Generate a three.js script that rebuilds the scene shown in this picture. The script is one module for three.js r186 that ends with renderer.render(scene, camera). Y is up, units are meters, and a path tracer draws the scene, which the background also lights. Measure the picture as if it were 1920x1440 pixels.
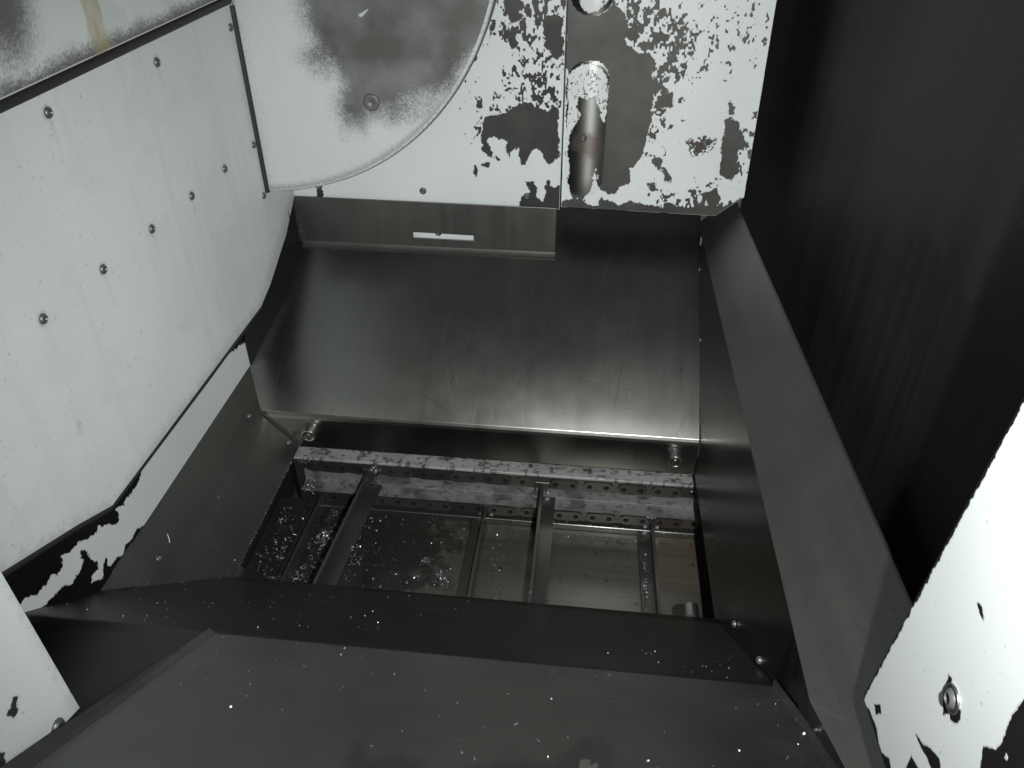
import * as THREE from 'three';
import { mergeGeometries, toCreasedNormals } from 'three/addons/utils/BufferGeometryUtils.js';

// ---------------------------------------------------------------- camera, light, exposure
const scene = new THREE.Scene();
const camera = new THREE.PerspectiveCamera(51.28, 4 / 3, 0.02, 20);
camera.position.set(0.15, 1.0, 0.9);
camera.up.set(-0.0623, 0.8111, -0.5816);
camera.lookAt(0.15 - 0.0906, 1.0 - 0.5849, 0.9 - 0.806);
scene.background = new THREE.Color(0.052, 0.056, 0.053);   // what little of the workshop's light comes in through the open door

const renderer = new THREE.WebGLRenderer({ antialias: true });
renderer.toneMapping = THREE.LinearToneMapping;
renderer.toneMappingExposure = 1;
renderer.shadowMap.enabled = true;

// the camera's own flash, a few centimetres right of the lens
const flash = new THREE.SpotLight(0xffffff, 3.95, 0, 52 * Math.PI / 180, 1, 2);   // its beam falls off towards the corners of the frame
flash.position.set(0.240, 1.014, 0.882);
flash.target.position.set(0.215 - 0.0906, 1.014 - 0.5849, 0.882 - 0.806);
scene.add(flash.target);
flash.castShadow = true;
flash.shadow.radius = 0.35;
flash.shadow.camera.near = 0.05; flash.shadow.camera.far = 5;
flash.shadow.mapSize.set(2048, 2048);
scene.add(flash);

// ---------------------------------------------------------------- helpers
let seed = 20240611;
const rnd = () => { seed |= 0; seed = seed + 0x6D2B79F5 | 0; let t = Math.imul(seed ^ seed >>> 15, 1 | seed); t = t + Math.imul(t ^ t >>> 7, 61 | t) ^ t; return ((t ^ t >>> 14) >>> 0) / 4294967296; };
const rr = (a, b) => a + (b - a) * rnd();
const clamp = (x, a = 0, b = 1) => Math.min(b, Math.max(a, x));
const smooth = (a, b, x) => { const t = clamp((x - a) / (b - a)); return t * t * (3 - 2 * t); };
const PERM = new Uint8Array(65536); for (let i = 0; i < 65536; i++) PERM[i] = Math.floor(rnd() * 256);
const hash = (i, j) => PERM[((i & 255) << 8) | (j & 255)] / 255;
function vnoise(x, y) {            // value noise, 0 to 1, repeats every 256 cells
  const i = Math.floor(x), j = Math.floor(y), fx = x - i, fy = y - j, u = fx * fx * (3 - 2 * fx), v = fy * fy * (3 - 2 * fy);
  const a = hash(i, j), b = hash(i + 1, j), c = hash(i, j + 1), d = hash(i + 1, j + 1);
  return a + (b - a) * u + (c - a) * v + (a - b - c + d) * u * v;
}
function fbm(x, y, o = 4) { let s = 0, a = 0.5, n = 0; for (let k = 0; k < o; k++) { s += a * vnoise(x, y); n += a; x = x * 2.03 + 17.1; y = y * 2.03 + 31.7; a *= 0.5; } return s / n; }
function sdPoly(p, x, y) {         // signed distance to a polygon given as flat [x, y, x, y ...] in metres, negative inside
  let d = 1e9, inside = false; const n = p.length;
  for (let i = 0, j = n - 2; i < n; j = i, i += 2) {
    const ax = p[j], ay = p[j + 1], bx = p[i], by = p[i + 1], ex = bx - ax, ey = by - ay, wx = x - ax, wy = y - ay;
    const t = clamp((wx * ex + wy * ey) / (ex * ex + ey * ey + 1e-12)), qx = wx - ex * t, qy = wy - ey * t, dd = qx * qx + qy * qy;
    if (dd < d) d = dd;
    if ((ay > y) !== (by > y) && x < ax + (y - ay) / (by - ay) * ex) inside = !inside;
  }
  return (inside ? -1 : 1) * Math.sqrt(d);
}
function region(list) {            // polygons in tenths of a millimetre
  const ps = list.map((p) => p.map((v) => v * 1e-4));
  const boxes = ps.map((p) => { const b = [9, 9, -9, -9]; for (let i = 0; i < p.length; i += 2) { b[0] = Math.min(b[0], p[i]); b[1] = Math.min(b[1], p[i + 1]); b[2] = Math.max(b[2], p[i]); b[3] = Math.max(b[3], p[i + 1]); } return b; });
  return (x, y, only) => { let d = 1; for (let k = 0; k < ps.length; k++) { if (only !== undefined && k !== only) continue; const b = boxes[k]; if (x < b[0] - 0.02 || y < b[1] - 0.02 || x > b[2] + 0.02 || y > b[3] + 0.02) continue; d = Math.min(d, sdPoly(ps[k], x, y)); } return d; };
}
const s8 = (c) => Math.round(255 * clamp(c <= 0.0031308 ? 12.92 * c : 1.055 * Math.pow(c, 1 / 2.4) - 0.055));
function dataTex(data, n, m, srgb) { const t = new THREE.DataTexture(data, n, m, THREE.RGBAFormat); t.magFilter = THREE.LinearFilter; t.minFilter = THREE.LinearMipmapLinearFilter; t.generateMipmaps = true; t.wrapS = t.wrapT = THREE.RepeatWrapping; if (srgb) t.colorSpace = THREE.SRGBColorSpace; t.needsUpdate = true; return t; }
// A material computed over a window of a surface, in metres. at(u, v) returns { c: [r, g, b] linear, r: roughness, m: metalness, h: height 0..1 }.
function surface([u0, v0, u1, v1], n, m, at, extra = {}, bumpScale = 0.0004) {
  const col = new Uint8Array(n * m * 4), orm = new Uint8Array(n * m * 4), hgt = new Uint8Array(n * m * 4);
  for (let j = 0; j < m; j++) for (let i = 0; i < n; i++) {
    const s = at(u0 + (i + 0.5) / n * (u1 - u0), v0 + (j + 0.5) / m * (v1 - v0)), k = (j * n + i) * 4;
    col[k] = s8(s.c[0]); col[k + 1] = s8(s.c[1]); col[k + 2] = s8(s.c[2]); col[k + 3] = 255;
    orm[k] = 255; orm[k + 1] = Math.round(255 * clamp(s.r)); orm[k + 2] = Math.round(255 * clamp(s.m)); orm[k + 3] = 255;
    hgt[k] = hgt[k + 1] = hgt[k + 2] = Math.round(255 * clamp(s.h)); hgt[k + 3] = 255;
  }
  const o = dataTex(orm, n, m);
  const mat = new THREE.MeshPhysicalMaterial({ color: 0xffffff, map: dataTex(col, n, m, true), roughnessMap: o, metalnessMap: o, roughness: 1, metalness: 1, bumpMap: dataTex(hgt, n, m), bumpScale, side: THREE.DoubleSide, ...extra });
  mat.userData.window = [u0, v0, u1, v1];
  return mat;
}
function fitUV(geo, mat) {         // uv in metres -> the material's window
  const w = mat.userData.window; if (!w) return geo;
  const a = geo.attributes.uv; for (let i = 0; i < a.count; i++) a.setXY(i, (a.getX(i) - w[0]) / (w[2] - w[0]), (a.getY(i) - w[1]) / (w[3] - w[1]));
  return geo;
}
const taken = {};
const numbered = (name) => { const k = taken[name] = (taken[name] ?? -1) + 1; return k ? name + '_' + String(k).padStart(3, '0') : name; };
function thing(name, label, category, group, pos) { const g = new THREE.Group(); g.name = numbered(name); g.userData = { label, category }; if (group) g.userData.group = group; if (pos) g.position.set(...pos); scene.add(g); return g; }
function part(parent, name, geo, mat) {   // geometry in world metres; the parent group may stand elsewhere
  const m = new THREE.Mesh(geo, mat); m.name = name; m.castShadow = m.receiveShadow = true; parent.add(m);
  let p = parent, o = new THREE.Vector3(); while (p && p !== scene) { o.add(p.position); p = p.parent; }
  m.position.sub(o); return m;
}
const V = (x, y, z) => new THREE.Vector3(x, y, z);
// A sheet: outline [a, b] in the plane of U and V through O, thickness behind the face whose normal is U x V. uv = a, b in metres.
function sheet(outline, O, U, W, thick = 0.003, bevel = 0.0006, holes = []) {
  const sh = new THREE.Shape(outline.map(([a, b]) => new THREE.Vector2(a, b)));
  for (const h of holes) sh.holes.push(new THREE.Path(h.map(([a, b]) => new THREE.Vector2(a, b))));
  const g = new THREE.ExtrudeGeometry(sh, { depth: Math.max(thick - 2 * bevel, 1e-5), bevelEnabled: bevel > 0, bevelThickness: bevel, bevelSize: bevel, bevelOffset: -bevel, bevelSegments: 2, curveSegments: 24 });
  g.translate(0, 0, -thick + bevel);
  const u = V(...U).normalize(), w = V(...W).normalize(), nn = u.clone().cross(w).normalize();
  g.applyMatrix4(new THREE.Matrix4().makeBasis(u, w, nn).setPosition(...O));
  return g;
}
const onX = (outline, x, facing, thick, bevel, holes) => facing > 0   // outline [z, y] on a plane of constant x
  ? flipU(sheet(outline.map(([z, y]) => [-z, y]), [x, 0, 0], [0, 0, -1], [0, 1, 0], thick, bevel, holes?.map((h) => h.map(([z, y]) => [-z, y]))))
  : sheet(outline, [x, 0, 0], [0, 0, 1], [0, 1, 0], thick, bevel, holes);
const onZ = (outline, z, thick, bevel, holes) => sheet(outline, [0, 0, z], [1, 0, 0], [0, 1, 0], thick, bevel, holes);
function flipU(g) { const a = g.attributes.uv; for (let i = 0; i < a.count; i++) a.setX(i, -a.getX(i)); return g; }
// A folded sheet: a path [p, q] in a plane, given thickness, and drawn out along the third axis from a to b. map(p, q, r) -> world
function folded(path, thick, a, b, map, crease = 0.7) {
  const n = path.length, left = [], right = [];
  for (let i = 0; i < n; i++) {
    const p = path[Math.max(0, i - 1)], q = path[Math.min(n - 1, i + 1)], dx = q[0] - p[0], dy = q[1] - p[1], l = Math.hypot(dx, dy) || 1;
    left.push([path[i][0], path[i][1]]); right.push([path[i][0] + dy / l * thick, path[i][1] - dx / l * thick]);
  }
  const pos = [], uv = [], len = [0]; for (let i = 1; i < n; i++) len.push(len[i - 1] + Math.hypot(path[i][0] - path[i - 1][0], path[i][1] - path[i - 1][1]));
  const put = (P, r, t) => { pos.push(...map(P[0], P[1], r)); uv.push(r, t); };
  const quad = (P, Q, tp, tq) => { put(P, a, tp); put(P, b, tp); put(Q, b, tq); put(P, a, tp); put(Q, b, tq); put(Q, a, tq); };
  for (let i = 0; i < n - 1; i++) { quad(left[i], left[i + 1], len[i], len[i + 1]); quad(right[i + 1], right[i], len[i + 1], len[i]);
    for (const r of [a, b]) { const S = r === a ? [left[i], left[i + 1], right[i + 1], right[i]] : [left[i + 1], left[i], right[i], right[i + 1]]; for (const k of [0, 1, 2, 0, 2, 3]) put(S[k], r, len[i]); } }
  quad(right[0], left[0], 0, 0); quad(left[n - 1], right[n - 1], len[n - 1], len[n - 1]);
  const g = new THREE.BufferGeometry(); g.setAttribute('position', new THREE.Float32BufferAttribute(pos, 3)); g.setAttribute('uv', new THREE.Float32BufferAttribute(uv, 2));
  g.computeVertexNormals(); return toCreasedNormals(g, crease);
}
function bend(points, radius, steps = 6) {   // a polyline with its inner corners rounded
  const out = [points[0]];
  for (let i = 1; i < points.length - 1; i++) {
    const [px, py] = points[i - 1], [x, y] = points[i], [qx, qy] = points[i + 1], r = Array.isArray(radius) ? radius[i - 1] : radius;
    const l1 = Math.hypot(px - x, py - y), l2 = Math.hypot(qx - x, qy - y), A = [x + (px - x) / l1 * r, y + (py - y) / l1 * r], B = [x + (qx - x) / l2 * r, y + (qy - y) / l2 * r];
    for (let k = 0; k <= steps; k++) { const t = k / steps, s = 1 - t; out.push([s * s * A[0] + 2 * s * t * x + t * t * B[0], s * s * A[1] + 2 * s * t * y + t * t * B[1]]); }
  }
  out.push(points.at(-1)); return out;
}
function box(x0, x1, y0, y1, z0, z1, bevel = 0.0008) {
  const g = new THREE.ExtrudeGeometry(new THREE.Shape([[x0 + bevel, y0 + bevel], [x1 - bevel, y0 + bevel], [x1 - bevel, y1 - bevel], [x0 + bevel, y1 - bevel]].map(([a, b]) => new THREE.Vector2(a, b))), { depth: z1 - z0 - 2 * bevel, bevelEnabled: true, bevelThickness: bevel, bevelSize: bevel, bevelSegments: 1 });
  g.translate(0, 0, z0 + bevel); return g;
}
function cord(points, r, seg = 60) { return new THREE.TubeGeometry(new THREE.CatmullRomCurve3(points.map((p) => V(...p)), false, 'catmullrom', 0.05), seg, r, 6, false); }
const COLUMN_BARE = [[810,8756,899,8757,1005,8359,1017,8069,1570,8077,1580,7951,1632,7866,1724,7738,1791,7630,1867,7565,1941,7522,1900,7454,1745,7473,1811,7385,1912,7319,2056,7300,2134,7233,2187,7188,2155,7025,2191,6908,2179,6788,2213,6692,2178,6544,2217,6396,2182,6243,2172,6089,2136,5931,2097,5798,1952,5685,1989,5551,1946,5439,1817,5406,1775,5264,1640,5287,1557,5339,1493,5530,1470,5693,1432,5664,1407,5416,1348,5274,1299,5187,1137,5208,1093,5291,1044,5512,1062,5731,1017,5890,1027,6101,990,6557,977,7041,857,7271],
  [2237,6693,2445,6795,2467,6602,2271,6596],
  [3225,6429,3292,6468,3399,6410,3500,6238,3549,6087,3463,6006,3467,5824,3534,5720,3429,5582,3326,5591,3232,5708,3240,5998],
  [3248,6674,3316,6628,3307,6530,3258,6529],
  [2412,5730,2475,5746,2571,5574,2570,5465,2458,5542],
  [2232,5465,2331,5510,2358,5373,2293,5370],
  [3081,5513,3157,5517,3154,5448,3088,5459],
  [2319,5886,2401,5836,2392,5675,2248,5830],
  [963,5172,1138,5180,1352,5189,1357,5104,1467,5066,1544,5112,1564,5227,1672,5203,1840,5097,1993,5189,2209,5142,2450,5124,2507,5084,2522,5184,2630,5161,2820,5113,2929,5089,2956,5287,3074,5376,3248,5425,3317,5303,3307,5191,3385,5194,3557,5258,3625,5317,3710,4954,933,4823],
  [3580,6563,3640,6565,3657,6467,3596,6466],
  [3589,6291,3662,6294,3675,6219,3602,6216],
  [3599,6011,3681,6040,3708,5885,3629,5909]];
const COLUMN_PAINT = [[1133,8070,1116,7943,1169,7814,1241,7777,1379,7818,1478,7917,1499,7949,1502,8076],
  [1004,5890,1010,6558,994,6970,1059,7067,1202,7141,1311,7155,1447,7100,1540,6985,1568,6819,1567,6575,1557,6350,1505,6373,1455,6571,1372,6716,1276,6664,1174,6710,1143,6562,1210,6464,1140,6336,1094,6232,1048,6102,1035,5891,1068,5731,1066,5513,938,5508],
  [2978,5316,3052,5347,3057,5208,3009,5178],
  [3118,5239,3165,5185,3121,5126]];
const COLUMN_FLAKY = [[1570,8077,2072,8085,2181,7919,2516,7797,2757,7540,2728,7406,2651,7084,2552,6917,2445,6795,2467,6602,2471,6354,2424,6098,2227,6039,2136,5931,2217,6396,2150,6835,2187,7188,1809,7407,1712,7738],
  [2636,7927,3334,7812,3537,7424,3084,7049,2651,7084],
  [1099,6708,1219,6809,1302,7096,1450,7053,1555,6574,1395,6319,1135,6462],
  [2394,5402,2793,5336,2963,5426,3330,5387,3372,5109,2479,5097],
  [3369,6132,3541,6138,3559,5721,3421,5795]];
const COLUMN_RUST = [[2746,6135,2867,6165,2963,6194,3116,6161,3108,6045,2994,5963,2901,5907,2818,5957],
  [1097,6155,1248,6212,1482,6143,1520,5935,1425,5799,1264,5899,1105,5973]];
const BACK_BARE = [[77,7972,294,7975,367,7823,319,7733,368,7644,270,7620,197,7595,99,7706,88,7818],
  [635,7705,877,7688,920,7171,796,7145,744,7238,668,7306,640,7445],
  [-201,6297,-68,6353,89,6358,194,6439,298,6518,505,6499,715,6378,789,6482,868,6434,890,5749,839,5665,759,5635,676,5741,567,5873,487,5816,435,5732,409,5566,355,5591,300,5755,327,5864,219,5833,138,5721,85,5883,166,5940,-21,5987,-181,6008,-209,5926,-105,5767,-133,5711,-266,5816,-275,5978,-230,6192],
  [-51,5714,30,5690,15,5620,-52,5645],
  [-271,5595,-162,5599,-177,5529,-259,5540],
  [-369,5535,-343,5480,-373,5394,-399,5450],
  [397,5340,493,5344,591,5234,579,5089,663,5034,739,5354,823,5258,918,5276,1029,4844,331,4812,316,5077,385,5109,454,5170],
  [-2867,5088,-2916,5056,-2944,4966,-3061,4870,-2883,4878,-2851,5000],
  [-301,6526,-236,6502,-251,6438,-329,6448],
  [-76,6671,-12,6660,-39,6609,-77,6621]];
const BACK_FLAKY = [[-100,7498,99,7706,557,7979,915,7985,945,7148,795,7168,645,7212,544,7327,196,7296,-3,7338],
  [195,7010,821,7145,896,6384,194,6413],
  [-375,6650,195,6716,194,6362,-287,6031,-441,6237],
  [345,7438,934,7451,928,6932,498,7018]];
const DISC_SOOT = [[-2318,9003,-2482,8032,-2419,7847,-2356,7657,-2278,7551,-2359,7329,-2232,7221,-2054,7112,-1972,7000,-2070,6812,-2071,6622,-1996,6430,-1887,6507,-1764,6487,-1627,6612,-1454,6617,-1206,6649,-1005,6726,-808,6779,-510,6973,-144,7340,472,7840,465,9024]];
const SIDE_PAINT = [[-1241,3148,-1200,3023,-947,2936,-722,2937,-697,2803,-311,2775,-48,2869,171,2836,375,2894,390,2040,2204,2327,2659,2940,2736,2992,2852,3066,2937,3029,3105,3065,3176,3007,3317,3056,3478,3103,3434,3220,3511,3185,3601,3068,3761,3194,3725,3256,3600,3225,3569,3318,3649,3425,3649,3608,3727,3652,3756,3585,3738,3508,3814,3468,3916,3451,3984,3439,4118,3531,4248,3555,4327,3578,4416,3598,4637,3700,4752,3924,4666,3932,4529,3881,4407,3795,4383,3806,4257,3775,4166,3789,4110,3724,4010,3731,3965,3840,3830,3771,3675,3742,3541,3665,3403,3603,3368,3665,3311,3591,3211,3547,3132,3441,3076,3393,3030,3474,3046,3591,2960,3574,2890,3506,2829,3549,2724,3516,2523,3533,2330,3640,1097,3763,34,3642,-436,3490,-807,3395,-1070,3306,-1231,3175]];
const RIGHT_BARE = [[6272,6894,6308,6906,6355,6880,6314,6874],
  [5863,5408,5916,5482,5949,5458,5909,5384],
  [6325,6394,6354,6406,6361,6385,6395,6391,6429,6412,6488,6350,6439,6289,6447,6253,6422,6206,6351,6294],
  [6451,6277,6514,6377,6540,6350,6524,6284,6484,6257],
  [6313,5832,6400,5875,6459,5942,6550,6000,6603,5975,6561,5898,6461,5876,6395,5848],
  [6377,5560,6364,5695,6473,5736],
  [6315,5366,6210,5393,6131,5312,6057,5303,5982,5335,5839,5301,5703,5228,5578,5035,5985,4748],
  [6832,7037,6801,6913,6794,6754,6816,6665,6828,6629,6817,6551,6751,6458,6811,6358,7112,6913]];
const RIGHT_PAINT = [[6868,6597,6867,6631,6896,6632,6903,6602,6878,6586]];
const LEFT_FRONT_BARE = [[6240,5104,6219,5072,6269,4982,6316,4993,6328,5055],
  [6548,4956,6491,4878,6522,4732,6611,4851],
  [5801,4519,5840,4579,5824,4438,5799,4351]];
const TRAY_STAIN = [[-9,6114,-24,5955,25,5920,131,6068,314,6030,510,6039,597,6253,28,6334],
  [860,6066,1037,5978,1243,5932,1417,5944,1527,5837,1619,5656,1759,5606,1877,5703,1905,6066,885,6212]];
const TRAY_CRUST = [[1578,5988,1624,5877,1681,5831,1712,5880,1777,5860,1833,5977,1794,6082,1574,6113]];
// ---------------------------------------------------------------- materials
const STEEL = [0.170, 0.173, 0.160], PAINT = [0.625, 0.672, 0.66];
const mix = (a, b, t) => [a[0] + (b[0] - a[0]) * t, a[1] + (b[1] - a[1]) * t, a[2] + (b[2] - a[2]) * t];
// mill-finish steel sheet with rubbed, slightly oily patches; the window repeats every 0.5 m
function scratchMap(n, count, along) {   // faint scrapes and dried drops, tiling
  const a = new Float32Array(n * n), dot = (x, y, v) => { const k = ((Math.round(y) % n + n) % n) * n + (Math.round(x) % n + n) % n; if (Math.abs(v) > Math.abs(a[k])) a[k] = v; };
  for (let s = 0; s < count; s++) { const L = n * rr(0.02, 0.02 + 0.3 * rnd() ** 2), t = along + rr(-0.5, 0.5) * (rnd() < 0.25 ? 3 : 0.5), x = rnd() * n, y = rnd() * n, v = rr(0.15, 1) * (rnd() < 0.7 ? 1 : -1), c = rr(-0.3, 0.3); for (let k = 0; k < L; k++) { const q = t + c * k / L; dot(x + k * Math.cos(q), y + k * Math.sin(q), v * Math.sin(Math.PI * k / L)); } }
  for (let s = 0; s < count * 1.4; s++) { const r = rr(0.5, 2.6 * rnd() + 0.6), x = rnd() * n, y = rnd() * n, v = rr(-0.9, 0.4); for (let dy = -3; dy <= 3; dy++) for (let dx = -3; dx <= 3; dx++) if (dx * dx + dy * dy < r * r) dot(x + dx, y + dy, v); }
  return a;
}
function steelSheet(tone, rough, coat, grain = 0, extra = {}, relief = 0.0002, runs = 1) {
  const N = 768, scr = scratchMap(N, 150, grain ? 0 : Math.PI / 2);
  return surface([0, 0, 0.512, 0.512], N, N, (u, v) => {
    const s = 1 / 0.512, wrap = (f) => { const a = u * s, b = v * s; return f(u, v) * (1 - a) * (1 - b) + f(u - 0.512, v) * a * (1 - b) + f(u, v - 0.512) * (1 - a) * b + f(u - 0.512, v - 0.512) * a * b; };
    const big = wrap((x, y) => fbm(x * 11 + 3, y * 11 + 9, 3)), mid = wrap((x, y) => fbm(x * 34 + 40, y * 30 + 5, 3)), run = wrap((x, y) => grain ? fbm(x * 5, y * 90 + 3, 3) : fbm(x * 90 + 3, y * 5, 3));
    const speck = vnoise(u * 900, v * 900), k = scr[Math.min(N - 1, Math.floor(v * s * N)) * N + Math.min(N - 1, Math.floor(u * s * N))];
    const t = tone * (0.79 - 0.09 * runs + 0.30 * big + 0.12 * mid + 0.18 * runs * run) * (0.97 + 0.06 * speck) * (1 + 0.30 * k);
    return { c: [STEEL[0] * t, STEEL[1] * t, STEEL[2] * t], r: rough + 0.07 * (big - 0.5) + 0.05 * (mid - 0.5) + 0.06 * runs * (run - 0.5) + 0.06 * k, m: 1, h: 0.72 * big + 0.02 * speck + 0.05 * k };
  }, { clearcoat: coat, clearcoatRoughness: 0.24, ...extra }, relief);
}
const M = {};
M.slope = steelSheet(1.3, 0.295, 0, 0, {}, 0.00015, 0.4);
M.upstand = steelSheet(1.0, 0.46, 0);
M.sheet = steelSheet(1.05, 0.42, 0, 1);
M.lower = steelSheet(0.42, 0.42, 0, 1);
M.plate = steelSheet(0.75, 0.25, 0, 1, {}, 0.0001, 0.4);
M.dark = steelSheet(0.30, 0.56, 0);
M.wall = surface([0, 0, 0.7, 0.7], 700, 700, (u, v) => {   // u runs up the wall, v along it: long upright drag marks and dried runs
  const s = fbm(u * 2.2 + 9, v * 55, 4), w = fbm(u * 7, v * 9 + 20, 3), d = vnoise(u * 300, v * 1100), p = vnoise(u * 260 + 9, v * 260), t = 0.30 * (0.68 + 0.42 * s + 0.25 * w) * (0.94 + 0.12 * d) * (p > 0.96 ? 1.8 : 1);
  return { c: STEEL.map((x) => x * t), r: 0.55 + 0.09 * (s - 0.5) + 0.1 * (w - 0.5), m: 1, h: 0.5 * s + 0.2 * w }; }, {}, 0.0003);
M.screw = new THREE.MeshStandardMaterial({ color: new THREE.Color(0.14, 0.14, 0.145), metalness: 0.6, roughness: 0.42 });
M.bright = new THREE.MeshStandardMaterial({ color: new THREE.Color(0.42, 0.42, 0.41), metalness: 1, roughness: 0.3 });
M.black = new THREE.MeshStandardMaterial({ color: new THREE.Color(0.02, 0.02, 0.02), roughness: 0.6 });
M.oily = new THREE.MeshPhysicalMaterial({ color: new THREE.Color(0.045, 0.043, 0.040), metalness: 0.6, roughness: 0.45, clearcoat: 0.5, clearcoatRoughness: 0.2 });
M.swarf = new THREE.MeshStandardMaterial({ color: new THREE.Color(0.36, 0.37, 0.37), metalness: 1, roughness: 0.46, side: THREE.DoubleSide });
const tile = (u, v) => ({ u, v });
function scaleUV(g, s = 1 / 0.512) { const a = g.attributes.uv; for (let i = 0; i < a.count; i++) a.setXY(i, a.getX(i) * s, a.getY(i) * s); return g; }

// worn white paint over steel: bare(u, v) < 0 where the paint is gone, rust(u, v) < 0 where it is rusty
function wornPaint(win, n, m, { bare, rust, grime, polish, steel = 1 }, extra = {}) {
  return surface(win, n, m, (u, v) => {
    const cloud = fbm(u * 9 + 5, v * 9 + 60, 3), fine = vnoise(u * 1500, v * 1500), d = bare(u, v);
    const st = 0.62 + 0.6 * fbm(u * 16 + 90, v * 16, 4) + 0.16 * fbm(u * 90, v * 90, 2) + 0.06 * fine, k = rust ? smooth(0.004, -0.004, rust(u, v) + 0.006 * (fbm(u * 260, v * 260, 3) - 0.5)) : 0;
    if (d < 0) { const c = mix([STEEL[0] * st * steel, STEEL[1] * st * steel, STEEL[2] * st * steel], [0.06, 0.042, 0.032], k * 0.7); return { c, r: 0.62 + 0.2 * (cloud - 0.5) + 0.06 * k - (polish ? polish(u, v) * 0.3 : 0), m: 1 - 0.5 * k, h: 0.1 + 0.05 * fine }; }
    let c = PAINT.map((x) => x * (0.95 + 0.1 * cloud - 0.03 * fine));
    const g = grime ? grime(u, v) : 0; if (g > 0) c = mix(c, [0.07, 0.068, 0.06], g);
    if (d < 0.0012) c = mix(c, [0.16, 0.15, 0.13], 0.6 * smooth(0.0012, 0.0002, d) * (0.4 + 0.8 * vnoise(u * 300, v * 300)));
    const spot = vnoise(u * 410 + 77, v * 410); if (spot > 0.972) c = mix(c, [0.12, 0.12, 0.11], 0.5);
    return { c, r: 0.38 + 0.1 * cloud - (polish ? polish(u, v) * 0.2 : 0), m: 0, h: 0.8 + 0.05 * fine };
  }, extra, 0.0004);
}
const edge = (u, v, a = 0.0035) => a * 2 * (fbm(u * 130 + 3, v * 95 + 8, 2) - 0.5) + 0.0028 * (vnoise(u * 520, v * 420) - 0.5);
const flakes = (u, v, cover, scale = 1) => (0.5 + (0.5 - cover) * 0.44 - (0.62 * fbm(u * 140 * scale + 11, v * 100 * scale + 4, 2) + 0.38 * vnoise(u * 400 * scale, v * 290 * scale))) * 0.02;

// ---------------------------------------------------------------- screws
function buttonScrew(r = 0.0065) {   // axis along +z, seated at z = 0
  const p = [[0, r * 0.22], [r * 0.42, r * 0.22], [r * 0.44, r * 0.60], [r * 0.62, r * 0.56], [r * 0.85, r * 0.38], [r * 0.97, r * 0.16], [r, 0], [r, -0.002]].map(([a, b]) => new THREE.Vector2(a, b));
  const g = new THREE.LatheGeometry(p, 20); g.rotateX(Math.PI / 2); return g;
}
const SCREW = buttonScrew();
function screwAt(parent, x, y, z, dir, s = 1, name = 'screw', mat = M.screw) { const m = part(parent, name, SCREW, mat); m.position.add(V(x, y, z)); m.quaternion.setFromUnitVectors(V(0, 0, 1), V(...dir).normalize()); m.rotateZ(rnd() * 6); m.scale.setScalar(s); return m; }

// ================================================================ the walls of the working space
// back panel, left of the column
const backBare = region(BACK_BARE), backFlaky = region(BACK_FLAKY);
const backMat = wornPaint([-0.36, 0.40, 0.10, 0.92], 920, 1040, {
  bare: (u, v) => Math.min(backBare(u, v) + edge(u, v), (() => { let d = 1; const cov = [0.46, 0.40, 0.16, 0.3]; for (let k = 0; k < 4; k++) { const s = backFlaky(u, v, k); if (s < 0.02) d = Math.min(d, flakes(u, v, cov[k] * smooth(0.012, -0.014, s))); } return d; })()),
  steel: 0.44 });
const back = thing('back_panel', 'white painted back panel behind the round cover, flaking beside the column', 'panel');
part(back, 'panel_sheet', fitUV(onZ([[-0.36, 0.405], [0.086, 0.405], [0.086, 0.49], [0.0935, 0.49], [0.0935, 0.92], [-0.36, 0.92]], -0.273, 0.003), backMat), backMat);
for (const [x, y] of [[-0.2895, 0.5117], [-0.1216, 0.5117], [-0.1354, 0.607], [-0.0642, 0.6758], [-0.035, 0.7131], [0.0424, 0.5099], [-0.1011, 0.4415]]) screwAt(back, x, y, -0.273, [0, 0, 1], 0.85);

// column cover on the right, with two stamped ribs
const colBare = region(COLUMN_BARE), colPaint = region(COLUMN_PAINT), colFlaky = region(COLUMN_FLAKY), colRust = region(COLUMN_RUST);
const colMat = wornPaint([0.08, 0.48, 0.38, 0.92], 900, 1320, {
  bare: (u, v) => {
    let d = colBare(u, v) + edge(u, v); const e = edge(u + 0.3, v, 0.0012);
    d = Math.max(d, -(colPaint(u, v) + e));
    const cov = [0.52, 0.13, 0.24, 0.3, 0.5], sc = [1, 1, 2.4, 1, 1]; for (let k = 0; k < 5; k++) { const s = colFlaky(u, v, k); if (s < 0.02) d = Math.min(d, flakes(u, v, cov[k] * smooth(0.01, -0.012, s), sc[k])); }
    const r1 = colRust(u, v, 0); if (r1 < 0.004) d = Math.min(d, r1 * 0.5 + 0.012 * (fbm(u * 420, v * 420, 3) - 0.42));
    return d;
  }, rust: (u, v) => colRust(u, v), steel: 0.66 });
const column = thing('column_cover', 'white column cover with large bare steel patches and stamped upright ribs', 'cover');
part(column, 'cover_sheet', fitUV(onZ([[0.0968, 0.5045], [0.3282, 0.5005], [0.3663, 0.5318], [0.3628, 0.92], [0.0968, 0.92]], -0.25, 0.004, 0.0004), colMat), colMat);
part(column, 'cover_side', box(0.358, 0.3615, 0.54, 0.92, -0.40, -0.2545), M.dark);
part(column, 'cover_underside', box(0.0975, 0.327, 0.5055, 0.508, -0.30, -0.2545), M.dark);
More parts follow.
